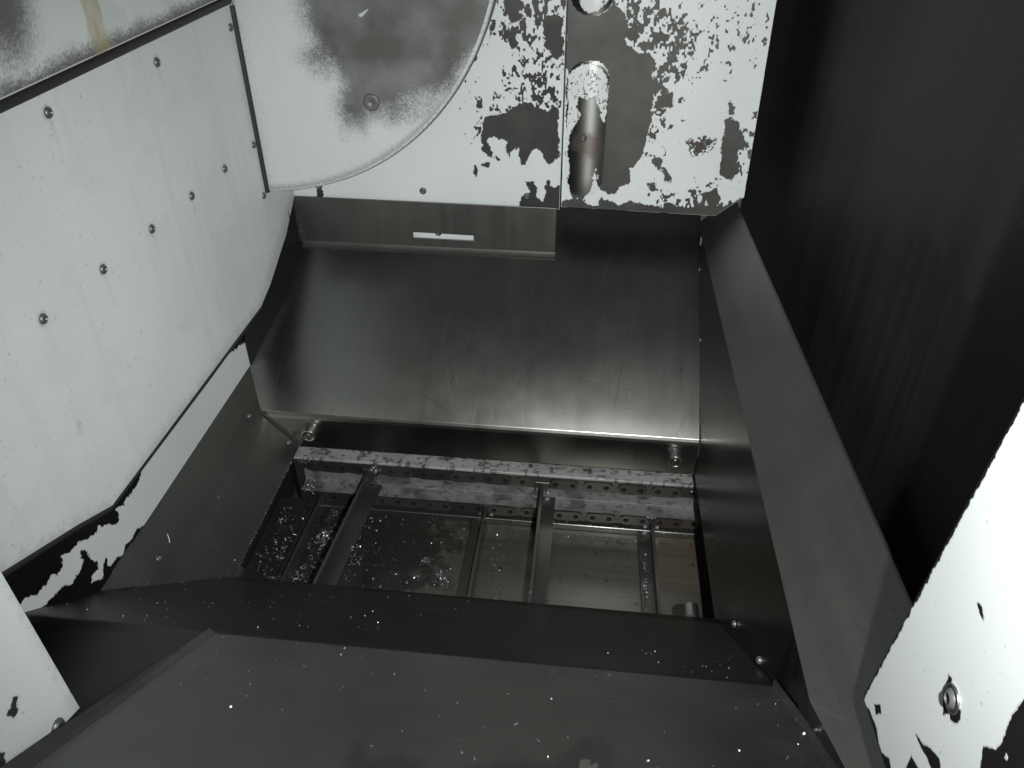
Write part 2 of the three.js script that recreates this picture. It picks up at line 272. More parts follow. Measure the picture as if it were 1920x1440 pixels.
function rib(x, y0, y1, w, h) {
  const nx = 24, ny = 70, pos = [], uv = [], idx = [];
  for (let j = 0; j <= ny; j++) for (let i = 0; i <= nx; i++) {
    const X = x - w + 2 * w * i / nx, Y = y0 - w + (y1 - y0 + 2 * w) * j / ny, dy = Math.max(0, y0 - Y, Y - y1), d = Math.hypot(X - x, dy) / w;
    pos.push(X, Y, -0.2499 + h * (d < 1 ? 1 - d * d : -0.03)); uv.push(X, Y);
  }
  for (let j = 0; j < ny; j++) for (let i = 0; i < nx; i++) { const a = j * (nx + 1) + i; idx.push(a, a + 1, a + nx + 2, a, a + nx + 2, a + nx + 1); }
  const g = new THREE.BufferGeometry(); g.setAttribute('position', new THREE.Float32BufferAttribute(pos, 3)); g.setAttribute('uv', new THREE.Float32BufferAttribute(uv, 2)); g.setIndex(idx); g.computeVertexNormals(); return g;
}
const ribMat = colMat.clone(); ribMat.userData.window = colMat.userData.window; ribMat.anisotropy = 0.9; ribMat.anisotropyRotation = Math.PI / 2; ribMat.roughness = 0.58;
part(column, 'stamped_rib', fitUV(rib(0.1285, 0.552, 0.690, 0.0285, 0.0034), colMat), ribMat);
part(column, 'stamped_rib', fitUV(rib(0.1285, 0.804, 0.88, 0.0285, 0.0034), colMat), ribMat);
screwAt(column, 0.1255, 0.6124, -0.2470, [0, 0, 1], 0.8); screwAt(column, 0.2989, 0.6108, -0.25, [0, 0, 1], 0.8);

// left side panel
const leftMat = wornPaint([-0.30, 0.38, 0.62, 0.83], 920, 450, {
  bare: (u, v) => Math.min(sdPoly([-0.232, 0.488, -0.2305, 0.478, -0.233, 0.463, -0.2345, 0.478], u, v), sdPoly([-0.215, 0.47, -0.19, 0.452, -0.205, 0.463], u, v) + 0.002 * (vnoise(u * 500, v * 500) - 0.2)),
  grime: (u, v) => { const low = v - (u < -0.074 ? 0.405 + (-0.074 - u) * 0.5 : u > 0.349 ? 0.412 + (u - 0.349) * 0.4 : 0.406), g = vnoise(u * 1500, v * 1300) * 0.35 + vnoise(u * 400, v * 300) * 0.35 + 0.3 * vnoise(u * 120, v * 90);
    const a = 0.26 * smooth(0.5, 0.85, g + 0.4 * smooth(0.03, 0.0, low)), f = fbm(u * 18, v * 26, 3), b = 0.28 * smooth(0.045, 0, Math.hypot((u - 0.345) * 1.7, v - 0.52)) * smooth(0.42, 0.7, g) * smooth(0.3, 0.6, f);
    const st = fbm(u * 70, v * 3.5, 3), fl = vnoise(u * 330 + 4, v * 330); let ring = 0; for (const [sy, sz] of [[0.785, 0.245], [0.778, 0.046], [0.622, -0.054], [0.625, 0.043], [0.628, 0.142], [0.631, 0.242], [0.634, 0.342]]) { const dz = Math.abs(u - sz), dy = sy - v; if (dy > 0 && dy < 0.06 && dz < 0.006) ring = Math.max(ring, 0.16 * smooth(0.005, 0.001, dz + 0.003 * (g - 0.5)) * smooth(0.06, 0.01, dy) * smooth(0.35, 0.6, g)); const q = Math.hypot(dz, dy); if (q < 0.009) ring = Math.max(ring, 0.3 * smooth(0.0085, 0.006, q + 0.003 * (g - 0.5))); }
    return Math.max(a * smooth(0.034, 0.0, low), b, ring, 0.05 * smooth(0.55, 0.75, f), 0.05 * smooth(0.56, 0.75, st), fl > 0.965 ? 0.35 : 0); } });
const leftPanel = thing('side_panel', 'large white side panel on the left, studded with rows of dark screws', 'panel');
part(leftPanel, 'panel_sheet', fitUV(onX([[-0.268, 0.80], [-0.268, 0.497], [-0.209, 0.457], [-0.12, 0.418], [-0.074, 0.405], [0.349, 0.412], [0.40, 0.436], [0.60, 0.52], [0.60, 0.803]], -0.33, 1, 0.004, 0.001), leftMat), leftMat);
for (const [y, z] of [[0.785, 0.245], [0.778, 0.046], [0.772, -0.152], [0.619, -0.153], [0.544, -0.154], [0.622, -0.054], [0.625, 0.043], [0.628, 0.142], [0.631, 0.242], [0.634, 0.342]]) screwAt(leftPanel, -0.33, y, z, [1, 0, 0], 0.78);
part(leftPanel, 'edge_seal', cord([[-0.335, 0.492, -0.26], [-0.335, 0.455, -0.211], [-0.335, 0.416, -0.12], [-0.335, 0.402, -0.074], [-0.335, 0.4025, 0.1], [-0.335, 0.4085, 0.349], [-0.335, 0.432, 0.40], [-0.335, 0.515, 0.60]], 0.0042, 90), M.black);
part(leftPanel, 'return_flange', folded([[-0.268, 0.500], [-0.209, 0.460], [-0.12, 0.421], [-0.074, 0.408], [0.349, 0.415], [0.40, 0.439], [0.60, 0.523]], 0.002, -0.366, -0.3345, (p, q, r) => [r, q, p]), M.dark);

// round cover and the housing over the side panel
const discSoot = region(DISC_SOOT);
const soot = (d, u, v) => smooth(0.022, -0.020, d + 0.002 + 0.034 * (fbm(u * 34, v * 26, 4) - 0.5) + 0.020 * (vnoise(u * 1200, v * 1200) - 0.5) + 0.010 * (vnoise(u * 500, v * 500) - 0.5));
const discMat = surface([-0.335, 0.53, 0.04, 0.95], 800, 900, (u, v) => {
  const d = discSoot(u, v), rim = 0.357 - Math.hypot(u + 0.335, v - 0.902), n = vnoise(u * 1500, v * 1500), f = fbm(u * 24, v * 24, 4);
  let k = soot(d, u, v) * (0.66 + 0.46 * f + 0.06 * (n - 0.5));
  k = Math.max(k, 0.5 * smooth(0.55, 0.85, n + 0.5 * smooth(0.014, 0, Math.abs(rim - 0.004))) * smooth(0.02, 0.004, rim), 0.35 * smooth(0.02, 0.0, Math.abs(u + 0.322)) * smooth(0.6, 0.85, n));
  k = Math.max(k, 0.16 * smooth(0.6, 0.8, n) * smooth(0.45, 0.65, f));
  const scratch = Math.hypot((u + 0.158) * 1.2, v - 0.679) < 0.0125 ? 0.5 : 0;
  const bump = sdPoly([-0.163, 0.788, -0.158, 0.790, -0.150, 0.7945, -0.1575, 0.787, -0.162, 0.785], u, v) < 0.0008 * n ? 1 : 0;
  let c = mix(PAINT.map((x) => x * (0.76 + 0.08 * f)), [0.058 + 0.04 * f, 0.057 + 0.039 * f, 0.054 + 0.036 * f], clamp(k * (1 - bump)));
  return { c, r: 0.55 - 0.1 * k, m: 0.25 * k, h: 0.5 + 0.2 * f + 0.12 * n };
}, {}, 0.0004);
const head = thing('rotary_housing', 'round white cover smeared with dark soot beside the back panel', 'housing');
{
  const out = [[-0.3285, 0.92]]; for (let a = -90; a <= 2; a += 2) { const t = a * Math.PI / 180; out.push([Math.max(-0.3285, -0.335 + 0.357 * Math.cos(t)), 0.902 + 0.357 * Math.sin(t)]); } out.push([0.022, 0.92]);
  const g = sheet(out, [0, 0, -0.165], [1, 0, 0], [0, 1, 0], 0.055, 0.005); part(head, 'round_cover', fitUV(g, discMat), discMat);
  part(head, 'rim_band', new THREE.TubeGeometry(new THREE.CatmullRomCurve3(Array.from({ length: 40 }, (_, i) => { const t = (-88 + i * 90 / 39) * Math.PI / 180; return V(-0.335 + 0.3555 * Math.cos(t), 0.902 + 0.3555 * Math.sin(t), -0.176); })), 80, 0.0035, 6), M.screw);
  const plug = part(head, 'plug', new THREE.LatheGeometry([[0, 0.0012], [0.0035, 0.0012], [0.004, 0.0032], [0.0095, 0.0030], [0.0112, 0.0016], [0.0115, -0.002]].map(([a, b]) => new THREE.Vector2(a, b)), 28).rotateX(Math.PI / 2), M.sootPlug = new THREE.MeshStandardMaterial({ color: new THREE.Color(0.15, 0.15, 0.145), metalness: 0.5, roughness: 0.5 }));
  plug.position.add(V(-0.158, 0.679, -0.165));
  const seal = part(head, 'edge_seal', cord([[-0.3285, 0.545, -0.1655], [-0.3285, 0.66, -0.1655], [-0.3285, 0.796, -0.1655]], 0.0045, 20), M.black);
}
const housingMat = surface([-0.18, 0.79, 0.62, 1.1], 900, 420, (u, v) => {
  const n = vnoise(u * 1300, v * 1300), f = fbm(u * 30, v * 30, 4), low = v - 0.8125;
  let k = smooth(0.010 + 0.016 * fbm(u * 40, 3, 2), 0.001, low + 0.010 * (n - 0.5) + 0.006 * (vnoise(u * 500, v * 500) - 0.5)) * 0.9;
  k = Math.max(k, 0.9 * smooth(0.050, 0.0, Math.hypot(u - 0.272, (v - 0.885) * 0.8) - 0.024 * f + 0.02 * (n - 0.5) + 0.012 * (vnoise(u * 500, v * 500) - 0.5)), 0.12 * smooth(0.5, 0.8, f));
  const drip = smooth(0.016, 0.010, Math.abs(u - 0.148 - (v - 0.81) * 0.05 - 0.006 * (vnoise(v * 60, 2) - 0.5))) * (0.55 + 0.5 * vnoise(u * 400, v * 60));
  let c = mix(PAINT.map((x) => x * (0.96 + 0.06 * f)), [0.075, 0.072, 0.066], clamp(k)); c = mix(c, [0.36, 0.30, 0.13], clamp(drip * 0.75));
  return { c, r: 0.52, m: 0, h: 0.5 + 0.2 * f + 0.15 * n };
}, {}, 0.0004);
part(head, 'upper_body', fitUV(onX([[-0.166, 0.81], [0.62, 0.815], [0.62, 1.1], [-0.166, 1.1]], -0.322, 1, 0.05, 0.002), housingMat), housingMat);
part(head, 'top_seal', cord([[-0.329, 0.803, -0.16], [-0.329, 0.806, 0.2], [-0.329, 0.81, 0.6]], 0.005, 30), M.black);

// left side wall, recessed below the side panel; most of its paint still clings to the lower run
const sidePaint = region(SIDE_PAINT);
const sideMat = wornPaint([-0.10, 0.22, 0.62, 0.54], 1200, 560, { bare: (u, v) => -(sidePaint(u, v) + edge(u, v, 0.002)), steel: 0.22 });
const sideWall = thing('side_wall', 'dark recessed side wall under the white side panel, with peeling white paint', 'wall plate');
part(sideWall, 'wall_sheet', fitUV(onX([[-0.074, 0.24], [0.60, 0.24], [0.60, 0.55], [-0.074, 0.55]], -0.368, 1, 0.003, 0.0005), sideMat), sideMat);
part(sideWall, 'rear_fold', scaleUV(folded([[-0.3355, -0.272], [-0.3355, -0.18], [-0.3685, -0.073]], 0.003, 0.24, 0.52, (p, q, r) => [p, r, q])), M.dark);

// dark right wall, one upright fold
const rightWall = thing('right_wall', 'tall dark bare steel wall on the right with one upright fold', 'wall plate');
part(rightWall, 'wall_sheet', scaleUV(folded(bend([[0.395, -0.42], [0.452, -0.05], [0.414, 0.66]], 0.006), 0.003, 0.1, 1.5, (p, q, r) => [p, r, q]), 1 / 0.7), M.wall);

// ================================================================ the chip chute
const slopeProfile = bend([[-0.40, 0.52], [-0.305, 0.4465], [-0.0085, 0.2590], [-0.0085, 0.197]], [0.012, 0.013], 14);
const chute = thing('rear_chute', 'wide brushed steel slope falling from the back wall to the conveyor', 'chute');
part(chute, 'slope_sheet', scaleUV(folded(slopeProfile, 0.002, -0.376, 0.3185, (p, q, r) => [r, q, p])), M.slope);
// upstand in front of the back panel, with a slot
const upHole = [[-0.1405, 0.4352], [-0.0415, 0.4345], [-0.0415, 0.4437], [-0.1405, 0.4450]];
part(chute, 'upstand', scaleUV(onZ([[-0.3345, 0.4195], [0.0895, 0.4195], [0.0895, 0.4962], [-0.3345, 0.4982]], -0.2635, 0.0025, 0.0006, [upHole])), M.upstand);
part(chute, 'upstand_foot', scaleUV(folded(bend([[-0.2645, 0.430], [-0.2645, 0.4212], [-0.252, 0.4135]], 0.002), 0.0016, -0.3265, 0.0895, (p, q, r) => [r, q, p])), M.sheet);
function standoff(x, y, z, dirZ, len, r = 0.0108) {
  const g = new THREE.LatheGeometry([[r * 1.12, 0], [r * 1.12, 0.0015], [r, 0.002], [r, len - 0.001], [r * 0.94, len], [r * 0.62, len], [r * 0.58, len - 0.004], [0, len - 0.004]].map(([a, b]) => new THREE.Vector2(a, b)), 28);
  g.rotateX(dirZ > 0 ? Math.PI / 2 : -Math.PI / 2); g.translate(x, y, z); return g;
}
for (const [x, y] of [[-0.2575, 0.236], [0.2865, 0.2355]]) { const s = part(chute, 'standoff', standoff(x, y, -0.0085, 1, 0.022), M.bright); const b = new THREE.Mesh(new THREE.CylinderGeometry(0.0052, 0.0052, 0.006, 6).rotateX(Math.PI / 2), M.bright); b.name = 'bolt_head'; b.position.set(x, y, 0.0128); s.add(b); }

// left slope of the chute
const leftChute = thing('left_chute', 'narrow sloping steel plate between the peeling side wall and the conveyor', 'chute');
part(leftChute, 'slope_sheet', scaleUV(folded([[-0.3695, 0.3003], [-0.2825, 0.1994]], 0.002, -0.085, 0.37, (p, q, r) => [p, q, r])), M.sheet);
part(leftChute, 'corner_weld', cord([[-0.3325, 0.2592, -0.0082], [-0.31, 0.2335, -0.0075], [-0.2835, 0.2027, -0.0078]], 0.0016, 12), M.oily);
part(leftChute, 'lap_seam', scaleUV(folded([[-0.3665, 0.3005], [-0.2835, 0.2042]], 0.0012, 0.302, 0.345, (p, q, r) => [p - 0.0009, q + 0.0008, r])), M.sheet);
for (const [x, y, z] of [[-0.3421, 0.2685, 0.0142], [-0.2944, 0.2133, 0.0045], [-0.3446, 0.2714, 0.2959]]) screwAt(leftChute, x, y, z, [0.757, 0.653, 0], 0.62);

// right plate: upright, then flared outward
const rightChute = thing('right_chute', 'tall steel plate right of the conveyor, mirror-dark below and flared outward above', 'chute');
{
  // the flare's free edge runs outward toward the front
  part(rightChute, 'upright_face', scaleUV(folded([[0.320, 0.197], [0.320, 0.4616]], 0.002, -0.31, 0.4735, (p, q, r) => [p + 0.02 * (r + 0.01), q, r])), M.plate);
  const flare = (s, r) => { const t = s + (1 - s) * clamp((r - 0.534) * 2.4), w = 0.0495 + (r + 0.231) * 0.0245; return [0.3197 + t * w + 0.02 * (r + 0.01), 0.4612 + t * w, r]; };
  part(rightChute, 'flared_face', scaleUV(mergeGeometries([[-0.31, 0.534], [0.534, 0.75]].map(([za, zb]) => folded([[0.06, 0], [0.03, 0], [0, 0]], 0.0001, za, zb, (p, q, r) => { const f = flare(p / 0.06, r); return [f[0] + (q < -1e-6 || q > 1e-6 ? 0.0014 : 0), f[1] - (q < -1e-6 || q > 1e-6 ? 0.0014 : 0), r]; })))), M.sheet);
  part(rightChute, 'paint_scrap', onX([[-0.268, 0.449], [-0.264, 0.444], [-0.259, 0.447], [-0.258, 0.455], [-0.262, 0.460], [-0.267, 0.457]], 0.3145, -1, 0.0006, 0), M.scrap = new THREE.MeshStandardMaterial({ color: new THREE.Color(0.3, 0.31, 0.3), roughness: 0.6 }));
  part(rightChute, 'hemmed_edge', cord([-0.30, 0.0, 0.3, 0.52, 0.74].map((z) => { const f = flare(1, z); return [f[0], f[1] - 0.0004, z]; }), 0.0013, 40), M.hem = new THREE.MeshStandardMaterial({ color: new THREE.Color(0.16, 0.162, 0.152), metalness: 1, roughness: 0.42 }));
  for (const [y, z] of [[0.418, -0.235], [0.352, -0.135], [0.281, -0.028]]) screwAt(rightChute, 0.320 + 0.02 * (z + 0.01), y, z, [-1, 0, 0], 0.5);
  screwAt(rightChute, 0.3276, 0.353, 0.4223, [-1, 0, 0], 0.6); screwAt(rightChute, 0.3248, 0.2898, 0.3326, [-1, 0, 0], 0.6);
}

// front chute and the tray before it
const frontChute = thing('front_chute', 'steep dark steel slope in front of the conveyor opening', 'chute');
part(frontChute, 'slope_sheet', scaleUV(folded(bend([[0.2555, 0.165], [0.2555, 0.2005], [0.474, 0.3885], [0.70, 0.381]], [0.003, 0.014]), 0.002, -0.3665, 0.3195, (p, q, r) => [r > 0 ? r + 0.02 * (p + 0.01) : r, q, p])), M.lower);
part(frontChute, 'standoff', standoff(-0.289, 0.184, 0.2535, -1, 0.022), M.oily); part(frontChute, 'standoff', standoff(0.298, 0.188, 0.2535, -1, 0.022), M.bright);
const trayStain = region(TRAY_STAIN), trayCrust = region(TRAY_CRUST);
const trayMat = surface([-0.34, 0.46, 0.42, 0.80], 1100, 490, (u, v) => {
  const big = fbm(u * 9 + 31, v * 9 + 4, 3), mid = fbm(u * 26, v * 60 + 9, 3), n = vnoise(u * 1400, v * 1400), w = 0.006 * (fbm(u * 150, v * 150, 3) - 0.5);
  const t = 0.92 * (0.74 + 0.36 * big + 0.16 * mid) * (0.96 + 0.08 * n), wet = smooth(0.006, -0.006, trayStain(u, v) + w), crust = 0.5 * smooth(0.0006, -0.0006, trayCrust(u, v) + 0.002 + 1.6 * w);
  let c = STEEL.map((x) => x * t * (1 - 0.26 * wet)); c = mix(c, [0.05, 0.051, 0.047], crust * (0.5 + 0.4 * n));
  return { c, r: 0.44 + 0.14 * (big - 0.5) + 0.08 * (mid - 0.5) - 0.06 * wet, m: 1 - 0.8 * crust, h: 0.4 * big + 0.03 * n + 0.15 * crust };
}, {}, 0.0004);
{ // gusset closing the plate down to the tray's turned-up side
  const pos = [], uv = [], N = 14, top = (z) => { const w = 0.0495 + (z + 0.231) * 0.0245, t = clamp((z - 0.534) * 2.4); return [0.3200 + t * w + 0.02 * (z + 0.01), 0.4612 + t * w, z]; }, low = (z) => [0.3278 + 0.2307 * (z - 0.4765), 0.3905 + (z - 0.4765) * 0.4452, z];
  const put = (p) => { pos.push(...p); uv.push(p[2], p[1]); };
  for (let i = 0; i < N; i++) { const a = 0.472 + i * 0.278 / N, c = 0.472 + (i + 1) * 0.278 / N; for (const p of [top(a), low(a), low(c), top(a), low(c), top(c)]) put(p); }
  const g = new THREE.BufferGeometry(); g.setAttribute('position', new THREE.Float32BufferAttribute(pos, 3)); g.setAttribute('uv', new THREE.Float32BufferAttribute(uv, 2)); g.computeVertexNormals();
  part(rightChute, 'gusset', scaleUV(g), M.plate);
}
const tray = thing('front_tray', 'flat grey steel tray nearest the camera, its sides turned up', 'tray');
{
  const T = (x, z, dy = 0) => [x, 0.3925 + (z - 0.4765) * 0.4452 + dy, z];
  const flat = (q, t) => { const g = new THREE.BufferGeometry(), pos = [], uv = []; const up = q, dn = q.map(([x, y, z]) => [x, y - t, z]);
    const tri = (a, b, c) => { for (const p of [a, b, c]) { pos.push(...p); uv.push(p[0], p[2]); } };
    for (let i = 1; i < up.length - 1; i++) { tri(up[0], up[i], up[i + 1]); tri(dn[0], dn[i + 1], dn[i]); }
    for (let i = 0; i < up.length; i++) { const j = (i + 1) % up.length; tri(up[i], dn[i], dn[j]); tri(up[i], dn[j], up[j]); }
    g.setAttribute('position', new THREE.Float32BufferAttribute(pos, 3)); g.setAttribute('uv', new THREE.Float32BufferAttribute(uv, 2)); g.computeVertexNormals(); return g; };
  part(tray, 'tray_floor', fitUV(flat([T(-0.169, 0.4765), T(-0.2030, 0.6225), T(-0.2304, 0.74), T(0.386, 0.74), T(0.3462, 0.5675), T(0.3252, 0.4765)], 0.003), trayMat), trayMat);
  const lip = (a, b, o, h, h0) => flat([T(...a), T(...b), [T(...b)[0] + o, T(...b)[1] + h, b[1]], [T(...a)[0] + o * 0.5, T(...a)[1] + h0, a[1] - 0.003]].reverse(), 0.0016);
  part(tray, 'side_flange', scaleUV(lip([-0.1693, 0.4765], [-0.2307, 0.74], -0.011, 0.012, 0.004)), M.sheet);
  part(tray, 'side_flange', scaleUV(lip([0.3240, 0.4765], [0.3848, 0.74], 0.003, 0.012, 0.007)), M.sheet);
}

// ================================================================ the near panels either side of the opening
const lfBare = region(LEFT_FRONT_BARE);
const lfMat = wornPaint([0.56, 0.40, 0.88, 0.72], 512, 512, { bare: (u, v) => lfBare(u, v) + edge(u, v, 0.0015), grime: (u, v) => 0.3 * smooth(0.5, 0.95, vnoise(u * 2600, v * 2600) * 0.3 + 0.3 * fbm(u * 300, v * 300, 2) + 0.4 * smooth(0.018, 0, u - 0.586)) }, {});
const lf = thing('door_post_panel', 'white panel in the near left corner with one small dark chip', 'panel', 'white panels beside the door');
part(lf, 'panel_sheet', fitUV(onX([[0.5840, 0.4365], [0.614, 0.4472], [0.643, 0.463], [0.86, 0.56], [0.86, 1.2], [0.594, 1.2]], -0.222, 1, 0.003, 0.0006), lfMat), lfMat);
screwAt(lf, -0.222, 0.4495, 0.6075, [1, 0, 0], 1.0);
const rfBare = region(RIGHT_BARE), rfPaint = region(RIGHT_PAINT);
const rfMat = wornPaint([0.55, 0.50, 0.79, 0.86], 720, 1080, { bare: (u, v) => {
  const s = u - (0.5708 + (v - 0.5265) * 0.0829) - 0.0016; let d = Math.min(rfBare(u, v) - 0.0003 + 0.0016 * (fbm(u * 420, v * 420, 3) - 0.5), s + 0.003 * (fbm(u * 60, v * 300, 3) - 0.5));
  return Math.max(d, -(rfPaint(u, v) + 0.0004)); }, steel: 0.2 });
for (const m of [lfMat, rfMat]) for (const t of [m.map, m.roughnessMap, m.bumpMap]) t.wrapS = t.wrapT = THREE.ClampToEdgeWrapping;
const rf = thing('door_edge_panel', 'bright white panel in the near right corner with chipped edges and a screw', 'panel', 'white panels beside the door');
part(rf, 'panel_sheet', fitUV(onX([[0.5708, 0.5265], [0.80, 0.5448], [0.80, 1.3], [0.6349, 1.3]], 0.344, -1, 0.003, 0.0004), rfMat), rfMat);
{ const w = part(rf, 'washer', new THREE.TorusGeometry(0.0066, 0.0011, 8, 28).rotateY(Math.PI / 2), M.bright); w.position.add(V(0.3435, 0.6356, 0.6433)); screwAt(rf, 0.344, 0.6356, 0.6433, [-1, 0, 0], 0.85); }

// ================================================================ the scraper conveyor under the opening
const conv = thing('chip_conveyor', 'oily scraper conveyor in the floor opening, its chains and flights littered with swarf', 'conveyor');
const railMat = surface([-0.36, 0, 0.36, 0.12], 1440, 240, (u, v) => {
  const f = fbm(u * 40, v * 40, 4), n = vnoise(u * 900, v * 900), s = fbm(u * 130 + 7, v * 200, 3), k = 0.25 + 0.5 * smooth(0.45, 0.75, f) + 0.4 * smooth(0.62, 0.7, s) + 0.35 * smooth(0.8, 0.9, n);
  const c = mix([0.17, 0.178, 0.174], [0.045, 0.046, 0.042], clamp(k)); return { c, r: 0.55 - 0.15 * k, m: 0.1, h: 0.4 + 0.3 * n + 0.2 * s };
}, {}, 0.0006);
const wantUV = (g, f) => { const p = g.attributes.position, a = g.attributes.uv; for (let i = 0; i < p.count; i++) a.setXY(i, ...f(p.getX(i), p.getY(i), p.getZ(i))); return g; };
const ledgeMat = surface([-0.36, 0, 0.36, 0.12], 1440, 240, (u, v) => { const f = fbm(u * 30 + 50, v * 40, 4), n = vnoise(u * 700, v * 700), s = fbm(u * 150 + 7, v * 200, 3); return { c: mix([0.30, 0.305, 0.295], [0.05, 0.05, 0.046], clamp(0.7 * smooth(0.6, 0.68, s + 0.12 * (f - 0.5)) + 0.4 * smooth(0.82, 0.9, n) + 0.35 * smooth(0.5, 0.75, f))), r: 0.55, m: 0.05, h: 0.4 + 0.3 * n }; }, {}, 0.0005);
part(conv, 'ledge', fitUV(wantUV(box(-0.31, 0.3345, 0.155, 0.160, -0.09, -0.023), (x, y, z) => [x, 0.095 + z + (y - 0.16) * 0.3]), ledgeMat), ledgeMat);
part(conv, 'side_web', box(-0.31, 0.3345, 0.02, 0.1545, -0.036, -0.031), M.oily);
part(conv, 'guide_rail', fitUV(wantUV(folded(bend([[-0.024, 0.1335], [-0.024, 0.1125], [-0.002, 0.1125]], 0.0015), 0.004, -0.292, 0.3365, (p, q, r) => [r, q, p]), (x, y, z) => [x, 0.06 + z - y]), railMat), railMat);
part(conv, 'wear_strip', box(-0.292, 0.3365, 0.0625, 0.0735, -0.026, -0.006), M.oily);
// bed
const bedMat = surface([-0.36, -0.04, 0.36, 0.32], 1200, 600, (u, v) => {
  const f = fbm(u * 14 + 2, v * 14, 4), n = vnoise(u * 900, v * 900), drag = fbm(u * 6, v * 240, 3), pit = vnoise(u * 130 + 6, v * 130);
  const sludge = smooth(0.045, -0.045, u + 0.03 + (v - 0.1) * 0.25 + 0.10 * (f - 0.5) + 0.12 * (fbm(u * 70, v * 55, 4) - 0.5) + 0.05 * (n - 0.5));
  const rust = clamp(0.9 * smooth(0.09, 0.0, Math.hypot((u - 0.14) * 0.8, v - 0.245) - 0.03 * f) + 0.8 * smooth(0.09, 0.0, Math.hypot(u - 0.31, (v - 0.05) * 0.7)) + 0.4 * smooth(0.02, 0, Math.abs(v - 0.012)) + 0.3 * smooth(0.06, 0, Math.hypot(u - 0.06, v - 0.22))) * smooth(0.2, 0.6, f + 0.2 * n);
  let c = mix([0.150, 0.148, 0.130], [0.105, 0.084, 0.054], rust); c = c.map((x) => x * (0.82 + 0.36 * drag)); if (pit > 0.93) c = c.map((x) => x * 0.4);
  c = mix(c, [0.009, 0.009, 0.0085], sludge * 0.92);
  return { c, r: 0.42 + 0.16 * (f - 0.5) + 0.1 * rust - 0.12 * sludge, m: 0.85 * (1 - 0.5 * rust) * (1 - 0.8 * sludge), h: 0.4 + 0.25 * drag + 0.2 * n * sludge };
}, { clearcoat: 0.35, clearcoatRoughness: 0.2 }, 0.0005);
part(conv, 'bed_plate', fitUV(wantUV(box(-0.345, 0.338, 0.054, 0.062, -0.03, 0.32), (x, y, z) => [x, z]), bedMat), bedMat);
part(conv, 'front_web', box(-0.345, 0.338, 0.02, 0.15, 0.29, 0.295), M.oily);
part(conv, 'end_plate', box(-0.352, -0.348, 0.02, 0.17, -0.09, 0.29), M.oily);
part(conv, 'pan_floor', box(-0.42, 0.46, 0.0, 0.006, -0.2, 0.4), M.black);
// chains
const PITCH = 0.0262;
function linkGeo(h, t, ends) { const L = PITCH, s = new THREE.Shape(), r = h / 2; s.absarc(0, 0, r, Math.PI / 2, Math.PI * 1.5, false); s.lineTo(L, -r); s.absarc(L, 0, r, -Math.PI / 2, Math.PI / 2, false); s.lineTo(0, r);
  for (const x of [0, L]) { const p = new THREE.Path(); p.absarc(x, 0, ends, 0, Math.PI * 2, true); s.holes.push(p); }
  return new THREE.ExtrudeGeometry(s, { depth: t, bevelEnabled: false, curveSegments: 8 }); }
const outer = linkGeo(0.0185, 0.0022, 0.0044), inner = linkGeo(0.020, 0.0022, 0.0044);
M.link = new THREE.MeshPhysicalMaterial({ color: new THREE.Color(0.085, 0.080, 0.074), metalness: 0.75, roughness: 0.5, clearcoat: 0.3, clearcoatRoughness: 0.25 });
M.linkDark = new THREE.MeshPhysicalMaterial({ color: new THREE.Color(0.05, 0.046, 0.042), metalness: 0.7, roughness: 0.5, clearcoat: 0.3, clearcoatRoughness: 0.25 });
function chain(y, z, x0) {
  const g = new THREE.Group(); g.name = 'chain'; conv.add(g);
  let k = 0; for (let x = x0; x < 0.318; x += PITCH, k++) { const m = part(g, 'chain_link', k % 2 ? outer : inner, rnd() < 0.3 || x < -0.2 ? M.linkDark : M.link); m.position.add(V(x, y + rr(-0.0006, 0.0006), z + (k % 2 ? 0.0028 : 0))); m.rotation.z = rr(-0.02, 0.02); }
}
chain(0.1455, -0.0235, -0.2785); chain(0.0885, -0.0145, -0.2705);
// flights: upper run with the blade on the left, lower run the other way round
function flight(x, y, upper, tilt = 0) {
  const g = new THREE.Group(); g.name = 'flight'; conv.add(g); const s = upper ? 1 : -1;
  const blade = part(g, 'blade', box(-0.0022, 0.0022, -0.014, 0.012, -0.016, 0.285), M.link), foot = part(g, 'foot_flange', box(s > 0 ? 0.0022 : -0.021, s > 0 ? 0.021 : -0.0022, -0.014, -0.0105, -0.008, 0.285), M.oily);
  const clip = part(g, 'end_clip', box(-0.011, 0.011, -0.002, 0.014, -0.023, -0.012), M.oily);
  for (const dx of [-0.009, 0.009]) part(g, 'bolt_head', new THREE.CylinderGeometry(0.0034, 0.0034, 0.003, 6).rotateX(Math.PI / 2).translate(dx, -0.004, -0.0105), M.bright);
  g.position.set(x, y, 0); g.rotation.y = tilt; return g;
}
flight(-0.181, 0.140, true, -0.07); flight(0.0945, 0.140, true, 0.006); flight(0.005, 0.083, false, 0); flight(0.268, 0.083, false, 0.03); flight(-0.262, 0.085, false, -0.03);

// ================================================================ swarf
const flakeGeo = (() => { const g = new THREE.PlaneGeometry(1, 0.45, 4, 1), p = g.attributes.position; for (let i = 0; i < p.count; i++) { const x = p.getX(i); p.setZ(i, 0.28 * Math.cos(x * 2.6)); p.setY(i, p.getY(i) + 0.12 * x * x); } g.computeVertexNormals(); return g; })();
const curlGeo = (() => { class H extends THREE.Curve { getPoint(t) { const a = t * 9; return V(0.35 * Math.cos(a) * (0.6 + 0.4 * t), 0.35 * Math.sin(a) * (0.6 + 0.4 * t), t * 1.1 - 0.5); } } return new THREE.TubeGeometry(new H(), 22, 0.055, 3, false); })();
const needleGeo = (() => { const g = new THREE.BoxGeometry(1, 0.07, 0.07, 3), p = g.attributes.position; for (let i = 0; i < p.count; i++) p.setY(i, p.getY(i) + 0.12 * p.getX(i) ** 2); g.computeVertexNormals(); return g; })();
